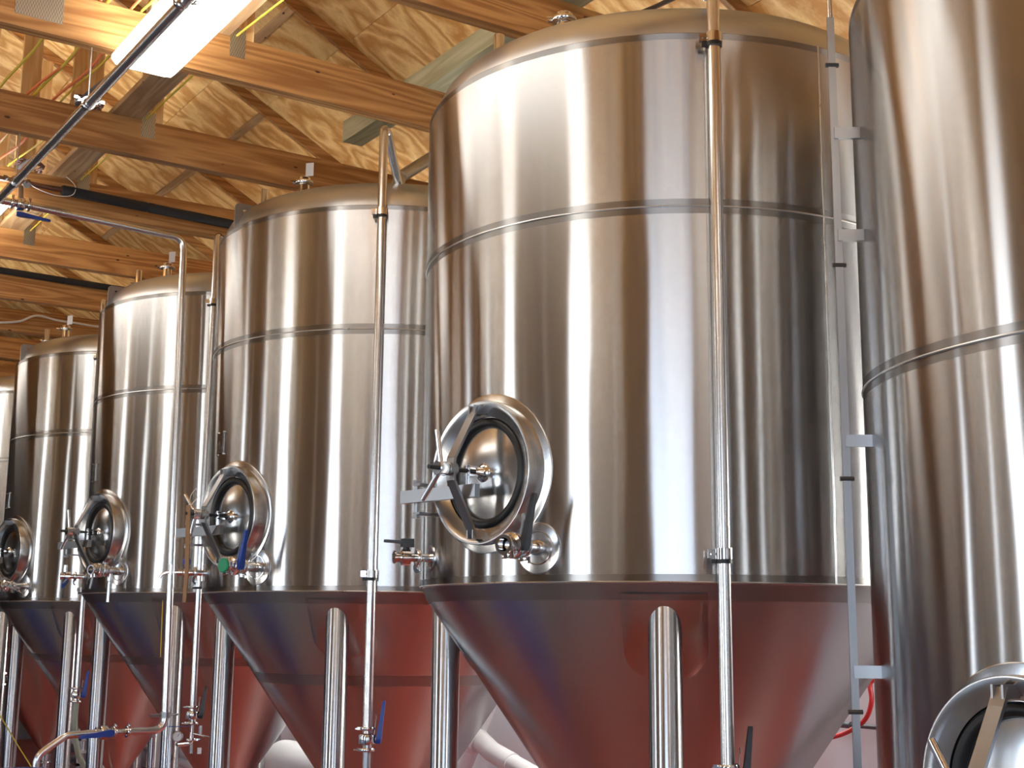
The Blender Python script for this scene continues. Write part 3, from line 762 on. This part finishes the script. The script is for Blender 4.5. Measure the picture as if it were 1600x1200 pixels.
# ------------------------------------------------------------------ cables in the roof space
def cable(name, pts, r, mat, label, cat='cable', grp=None):
    P = [V(p) for p in pts]; out = []
    for i in range(len(P)-1):
        p0 = P[max(0,i-1)]; p1_ = P[i]; p2_ = P[i+1]; p3_ = P[min(len(P)-1,i+2)]
        for k in range(8):
            t = k/8; out.append(.5*((2*p1_)+(p2_-p0)*t+(2*p0-5*p1_+4*p2_-p3_)*t*t+(3*p1_-p0-3*p2_+p3_)*t**3))
    out.append(P[-1]); o = MB().tube(out, r, 10).build(name, mat); tag(o, label, cat, grp); return o
zc = HT+.012
def over(x, dx, y0=5.0, y1=16, r=.006, sag=.05, lift=0):
    pts = []; yy = [q+.04 for q in ys if y0-.2 < q < y1]
    for a, b in zip(yy, yy[1:]):
        pts += [(x+random.uniform(-.02,.02), a, zc+lift), (x+dx+random.uniform(-.03,.03), a*.6+b*.4, zc+lift-sag)]
    pts.append((x, yy[-1], zc+lift)); return pts
cable('power_cable', over(1.56, .02), .0075, 'yellow', 'thick yellow cable over the trusses, leftmost of the coloured cables')
cable('power_cable', over(1.72, .03), .0075, 'orange', 'orange cable over the trusses, left beside the green-yellow one')
cable('power_cable', over(1.75, .02), .0085, 'yellow', 'green-yellow cable over the trusses between the two orange ones')
cable('power_cable', over(1.85, .0, sag=.09), .0075, 'orange', 'sagging orange cable over the trusses nearest the pale post')
cable('power_cable', over(1.925, .02, sag=.03), .0065, 'yellow', 'pale yellow cable crossing in front of the pale post')
cable('power_cable', over(2.00, .02, sag=.07), .014, 'grey', 'thick grey-blue cable beside the pale post under the polished pipe')
cable('power_cable', over(2.435, .01, sag=.015), .006, 'yellow', 'thin yellow cable between lamp and plywood, beside the metal plates')
def coil(x, y, z, label):
    pts = []
    for k in range(90):
        a = k*2*PI/18; rr = .085+.012*math.sin(k*1.7); pts.append((x+rr*math.cos(a)*1.0, y+rr*math.sin(a)*1.5, z+.014+.008*(k//18)+.006*math.sin(k*2.3)))
    cable('cable_coil', pts, .0055, 'purple', label, 'cable coil')
coil(2.07, 7.85, HT+.008, 'mauve cable coil under the polished pipe on the truss behind the lamp')
coil(2.07, 9.22, HT+.008, 'mauve cable coil beside the bracing board above the black insulated pipe')
cable('loose_wire', [(2.10,9.16,4.86),(2.02,9.12,4.80),(2.06,9.08,4.70),(2.20,9.02,4.64),(2.32,9.02,4.66),(2.36,9.1,4.76),(2.30,9.18,4.85)], .003, 'whitec', 'thin loose white wire looping in front of the black insulated pipe')
cable('white_cable', [(2.5,13.4,4.60),(2.846,13.4,4.647),(3.03,13.4,4.685),(3.19,13.4,4.765),(3.40,13.4,4.745),(3.6,13.4,4.74),(3.9,13.4,4.74),(4.6,13.4,4.80)], .011, 'whitec', 'white cable in a shallow wave in front of a far truss')
for (a, b, lab) in (((4.19,5.3,5.02),(4.62,5.3,5.26),'dark cable rising from behind the front tank, left of the thick pipe'),
                    ((4.45,5.3,5.08),(5.05,5.3,5.40),'dark cable just left of the thick pipe above the front tank'),
                    ((5.20,5.2,5.20),(5.02,5.2,5.34),'short dark cable on the plywood right of the thick pipe')):
    z_ = lambda p: min(p[2], raf(p[0])+.13)
    cable('dark_cable', [(a[0],a[1],z_(a)-.03), ((a[0]+b[0])/2,a[1],(z_(a)+z_(b))/2-.02), (b[0],b[1],z_(b))], .014, 'grey', lab)

# ------------------------------------------------------------------ things hanging on the tank fronts
m = MB(); m.bar((2.615,7.20,2.40), (2.625,7.20,2.05), .028, .006, (.55,-.83,0)); m.bar((2.625,7.20,2.05),(2.62,7.20,1.86),.024,.006,(.55,-.83,0))
hs = m.build('hanging_strip', 'kraft'); tag(hs, 'long narrow brown strip hanging from the door arm of the second tank', 'strip')
MB().tube([(2.615,7.20,2.40),(2.63,7.21,2.46),(2.66,7.22,2.50),(2.68,7.21,2.46),(2.62,7.20,2.39)], .0025, 8).build('wire_loop', 'bar', hs)

# ------------------------------------------------------------------ along the back wall
def pvc_run():
    root = empty('drain_pipe', (5.42, 8.5, 0), 'pair of slanting white plastic pipes with an elbow behind the front tank cone', 'pipe')
    f = lambda x, y, z: V((x-5.42, y-8.5, z))
    MB().cyl(f(5.38,8.98,.50), f(5.38,8.20,1.62), .055, 28).build('upper_pipe', 'pvc', root)
    MB().cyl(f(5.36,8.72,.60), f(5.36,8.08,1.52), .058, 28).build('slanting_pipe', 'pvc', root)
    m = MB(); m.lathe([(.0,0),(.083,0),(.086,.006),(.086,.17),(.080,.176),(0,.176)], f(5.33,8.52,.86), V((0,.45,-.9))*-1 + V((0,0,0)), 32)
    m.tube(fillet([f(5.33,8.36,.92), f(5.33,8.22,.86), f(5.33,7.95,.80)], .1), .072, 28)
    m.lathe([(.0,0),(.084,0),(.084,.15),(0,.15)], f(5.33,8.50,.98), V((0,-.8,-.45)), 32)
    m.build('elbow_fitting', 'pvc', root)
    MB().tube(fillet([f(5.33,8.0,.81), f(5.33,7.1,.62), f(5.33,6.9,.0)], .12), .066, 28).build('lower_pipe', 'pvc', root)
    for z, y in ((1.2,8.495), (.9,8.70)): MB().box((-.04,y-8.5-.02,z-.01),(.178,y-8.5+.02,z+.01)).build('wall_bracket', 'galv', root, False)
pvc_run()
wt = MB(); wt.lathe([(0,0),(.12,.015),(.19,.06),(.22,.13),(.22,1.95),(.19,2.02),(.12,2.065),(0,2.08)], (5.15,11.5,.50), (0,-1,0), 48)
wto = wt.build('pressure_vessel', 'pvc'); tag(wto, 'white horizontal cylinder behind the second tank legs by the wall', 'tank')
for y in (11.1, 9.8): MB().box((4.98,y-.03,0),(5.32,y+.03,.32)).build('saddle', 'bar', wto, False)
m = MB(); m.cyl((5.36,12.02,.0), (5.36,12.02,1.05), .035, 20); m.lathe([(0,0),(.08,0),(.085,.01),(.085,.09),(0,.09)], (5.28,11.95,.74), (-.6,-.8,0), 28)
tag(m.build('wall_meter', 'galv'), 'small round grey meter on an upright pipe above the white cylinder', 'meter')
for k, (a, b, lab) in enumerate((((5.45,16.4,.30),(5.45,13.2,.12),'grey wall pipe sloping behind the third tank legs, upper one'), ((5.45,14.9,.62),(5.45,13.4,.10),'grey wall pipe slanting down behind the third tank legs, steeper one'))):
    tag(MB().cyl(a, b, .045, 20).build('wall_pipe', 'pvc'), lab, 'pipe')
hp = [(5.52,4.80,1.50),(5.50,4.85,1.47),(5.49,4.838,1.38),(5.49,4.88,1.29),(5.50,4.98,1.23),(5.50,5.08,1.19),(5.50,5.22,1.16),(5.50,5.5,1.10)]
rh = cable('air_hose', hp, .013, 'red', 'red hose curling on the white wall between the two right-hand tanks', 'hose')
m = MB(); m.cyl((5.53,4.55,1.245), (5.53,5.16,1.245), .012, 12); m.cyl((5.53,5.02,1.245),(5.53,5.14,1.245),.018,12)
tag(m.build('wall_conduit', 'grey'), 'thin grey conduit on the wall crossing behind the red hose', 'conduit')
# rack of steel angle behind the fourth tank
rk = empty('steel_rack', (4.9, 16.3, 0), 'grey steel rack standing low between the left-hand tank legs', 'rack')
for (a, b) in ((-.3,-.45),(.3,-.45),(-.3,.45),(.3,.45)): MB().box((a-.02,b-.02,0),(a+.02,b+.02,.62)).build('upright', 'galv', rk, False)
for z in (.12,.26,.40,.54): MB().box((-.32,-.47,z),(.32,.47,z+.03)).build('shelf', 'galv', rk, False)
for i, (x, y, h, c) in enumerate(((4.4,14.0,.42,'pvc'),)):
    m = MB(); m.lathe([(0,0),(.17,0),(.19,.02),(.19,h),(.17,h+.02),(0,h+.02)], (x,y,0), (0,0,1), 32); tag(m.build('bucket', c), 'white bucket on the floor under the farthest tanks', 'bucket')
cable('yellow_rope', [(2.25,10.5,1.36),(2.453,10.5,1.06),(2.58,10.5,.865),(2.712,10.5,.67),(2.95,10.5,.30),(3.1,10.4,.02)], .0045, 'yellow', 'thin taut yellow line crossing the bottom left corner', 'line')

# ------------------------------------------------------------------ room shell
YS, YN = -12.5, 21.2
tag(MB().box((2.2,YS-.2,-.1),(XR+.2,YN+.2,0)).build('floor', 'floor', None, False), kind='structure')
M['slab'] = plain('polished_concrete', (.13,.15,.185), .3, 0, .1)
tag(MB().box((XL-.2,YS-.2,-.1),(2.2,YN+.2,0)).build('floor', 'slab', None, False), kind='structure')
tag(MB().box((XR,YS-.2,0),(XR+.15,YN+.2,4.86)).build('wall_right', 'wall', None, False), kind='structure')
for nm, y in (('wall_back', YN),):
    m = MB(); m.add([(XL-.1,y,0),(XR+.1,y,0),(XR+.1,y,4.83),(XC,y,ZR+.15),(XL-.1,y,4.83),(XL-.1,y+.15,0),(XR+.1,y+.15,0),(XR+.1,y+.15,4.83),(XC,y+.15,ZR+.15),(XL-.1,y+.15,4.83)],
                    [(0,1,2,3,4),(9,8,7,6,5),(0,5,6,1),(1,6,7,2),(2,7,8,3),(3,8,9,4),(4,9,5,0)])
    tag(m.build(nm, 'wallfar', None, False), kind='structure')
m = MB(); y = YS-.15; zz = 4.83
m.box((XL-.1,y,0),(-1.2,YS,zz)); m.box((-1.2,y,0),(1.5,YS,.4)); m.box((-1.2,y,4.2),(1.5,YS,zz)); m.box((1.5,y,0),(2.6,YS,zz)); m.box((2.6,y,0),(3.3,YS,1.0)); m.box((2.6,y,3.2),(3.3,YS,zz)); m.box((3.3,y,0),(XR+.1,YS,zz))
m.add([(XL-.1,y,zz),(XR+.1,y,zz),(XC,y,ZR+.15),(XL-.1,YS,zz),(XR+.1,YS,zz),(XC,YS,ZR+.15)], [(0,1,2),(5,4,3),(0,3,4,1),(1,4,5,2),(2,5,3,0)])
tag(m.build('wall_front', 'wallfar', None, False), kind='structure')
WIN = [(-11.4,-3.6,.02,3.7), (1.75,3.15,.5,3.6), (7.35,8.55,.5,3.6), (10.3,10.65,.9,3.4), (14.2,14.9,.5,3.6)]
m = MB(); yprev = YS-.2
for (a, b, z0, z1) in WIN:
    m.box((XL-.15,yprev,0),(XL,a,4.86)); m.box((XL-.15,a,0),(XL,b,z0)); m.box((XL-.15,a,z1),(XL,b,4.86)); yprev = b
m.box((XL-.15,yprev,0),(XL,YN+.2,4.86)); tag(m.build('wall_left', 'wallfar', None, False), kind='structure')
for k, (a, b, z0, z1) in enumerate(WIN):
    m = MB()
    for (p, q) in (((a,z0),(a+.05,z1)), ((b-.05,z0),(b,z1)), ((a+.05,z0),(b-.05,z0+.05)), ((a+.05,z1-.05),(b-.05,z1)), ((a+.05,(z0+z1)/2-.02),(b-.05,(z0+z1)/2+.02))):
        m.box((XL-.1,p[0],p[1]),(XL-.04,q[0],q[1]))
    tag(m.build('window_%d' % (k+1), 'winframe', None, False), kind='structure')

m = MB()
for k in range(12): m.box((XL-.13,-11.35+.002,.03+k*.303),(XL-.115,-3.65,.03+k*.303+.30))
mt_, nt, out = newmat('tinted_door_glazing'); tr = N(nt, 'ShaderNodeBsdfTransparent'); tr.inputs[0].default_value = c4(.70,.745,.80)
df = N(nt, 'ShaderNodeBsdfDiffuse'); df.inputs[0].default_value = c4(.03,.03,.03); ad = N(nt, 'ShaderNodeAddShader')
nt.links.new(tr.outputs[0], ad.inputs[0]); nt.links.new(df.outputs[0], ad.inputs[1]); nt.links.new(ad.outputs[0], out.inputs[0])
tag(m.build('door_1', mt_, None, False), kind='structure')
for (x, y) in ((2.12,5.55),(2.05,8.3),(2.1,10.95),(2.05,13.4)):
    d = MB().lathe([(0,.02),(.27,.02),(.29,.05),(.29,.28),(.297,.30),(.29,.32),(.29,.58),(.297,.60),(.29,.62),(.29,.84),(.27,.88),(0,.88)], (x,y,0), (0,0,1), 48).build('drum', 'blue')
    tag(d, 'blue plastic drum standing on the floor in front of the tanks', 'drum', 'blue drums on the floor')
for y in (-3.3, .2, 4.9, 6.4, 9.6, 12.6, 16.8):  # unseen columns added to give the steel more stripes to reflect
    m = MB(); m.box((XL+.05,y-.1,0),(XL+.07,y+.1,4.7)); m.box((XL+.23,y-.1,0),(XL+.25,y+.1,4.7)); m.box((XL+.07,y-.008,0),(XL+.23,y+.008,4.7))
    tag(m.build('added_column', 'pvc' if y in (-3.3, 4.9, 12.6) else 'winframe', None, False), 'unseen steel column added opposite the tanks for stripes in their reflections', 'column', 'columns added along the opposite wall')
# daylight
w = bpy.data.worlds.new('sky'); sc.world = w; w.use_nodes = True
bg = w.node_tree.nodes['Background']; bg.inputs[1].default_value = 1.0
wn = w.node_tree; tcw = wn.nodes.new('ShaderNodeTexCoord'); sw = wn.nodes.new('ShaderNodeSeparateXYZ'); crw = wn.nodes.new('ShaderNodeValToRGB')
mrw = wn.nodes.new('ShaderNodeMapRange'); mrw.inputs['From Min'].default_value = -1
wn.links.new(tcw.outputs['Generated'], sw.inputs[0]); wn.links.new(sw.outputs[2], mrw.inputs['Value']); wn.links.new(mrw.outputs[0], crw.inputs[0])
el = crw.color_ramp.elements   # ground glow added below the horizon to light the roof, hazy sky above it
el[0].position = 0; el[0].color = (10.8, 10.4, 9.6, 1); el[1].position = 1; el[1].color = (3.5, 5.0, 8.0, 1)
for ps, cc in ((.49, (11.6, 11.3, 10.6, 1)), (.505, (8.0, 9.2, 10.6, 1)), (.62, (6.0, 7.6, 9.9, 1))):
    e_ = el.new(ps); e_.color = cc
wn.links.new(crw.outputs[0], bg.inputs[0])
for (a, b, z0, z1) in WIN:
    ld = bpy.data.lights.new('window_portal', 'AREA'); ld.shape = 'RECTANGLE'; ld.size = b-a; ld.size_y = z1-z0
    ld.cycles.is_portal = True
    lo = bpy.data.objects.new('window_portal', ld); lo.location = (XL-.12, (a+b)/2, (z0+z1)/2); lo.rotation_euler = (0, -PI/2, 0)
    lo.rotation_euler = (PI/2, 0, -PI/2); col.objects.link(lo)

# ------------------------------------------------------------------ camera
cam = bpy.data.cameras.new('camera'); co = bpy.data.objects.new('camera', cam); col.objects.link(co); sc.camera = co
cam.sensor_fit = 'HORIZONTAL'; cam.sensor_width = 36; cam.lens = 2065.3/1600*36; cam.clip_start = .05; cam.clip_end = 200
W = [[0.83141188,0.10727858,0.54520234],[-0.55558383,0.14461475,0.81878763],[0.00899408,-0.98365537,0.17983667]]
mt = Matrix(((W[0][0],-W[0][1],-W[0][2],0),(W[1][0],-W[1][1],-W[1][2],0),(W[2][0],-W[2][1],-W[2][2],1.75),(0,0,0,1)))
co.matrix_world = mt

vs_ = sc.view_settings; vs_.view_transform = 'Standard'; vs_.look = 'None'; vs_.gamma = 1; vs_.use_curve_mapping = False; vs_.exposure = .03
sc.cycles.use_denoising = True
sc.cycles.max_bounces = 10; sc.cycles.glossy_bounces = 6; sc.cycles.diffuse_bounces = 4; sc.cycles.sample_clamp_indirect = 6
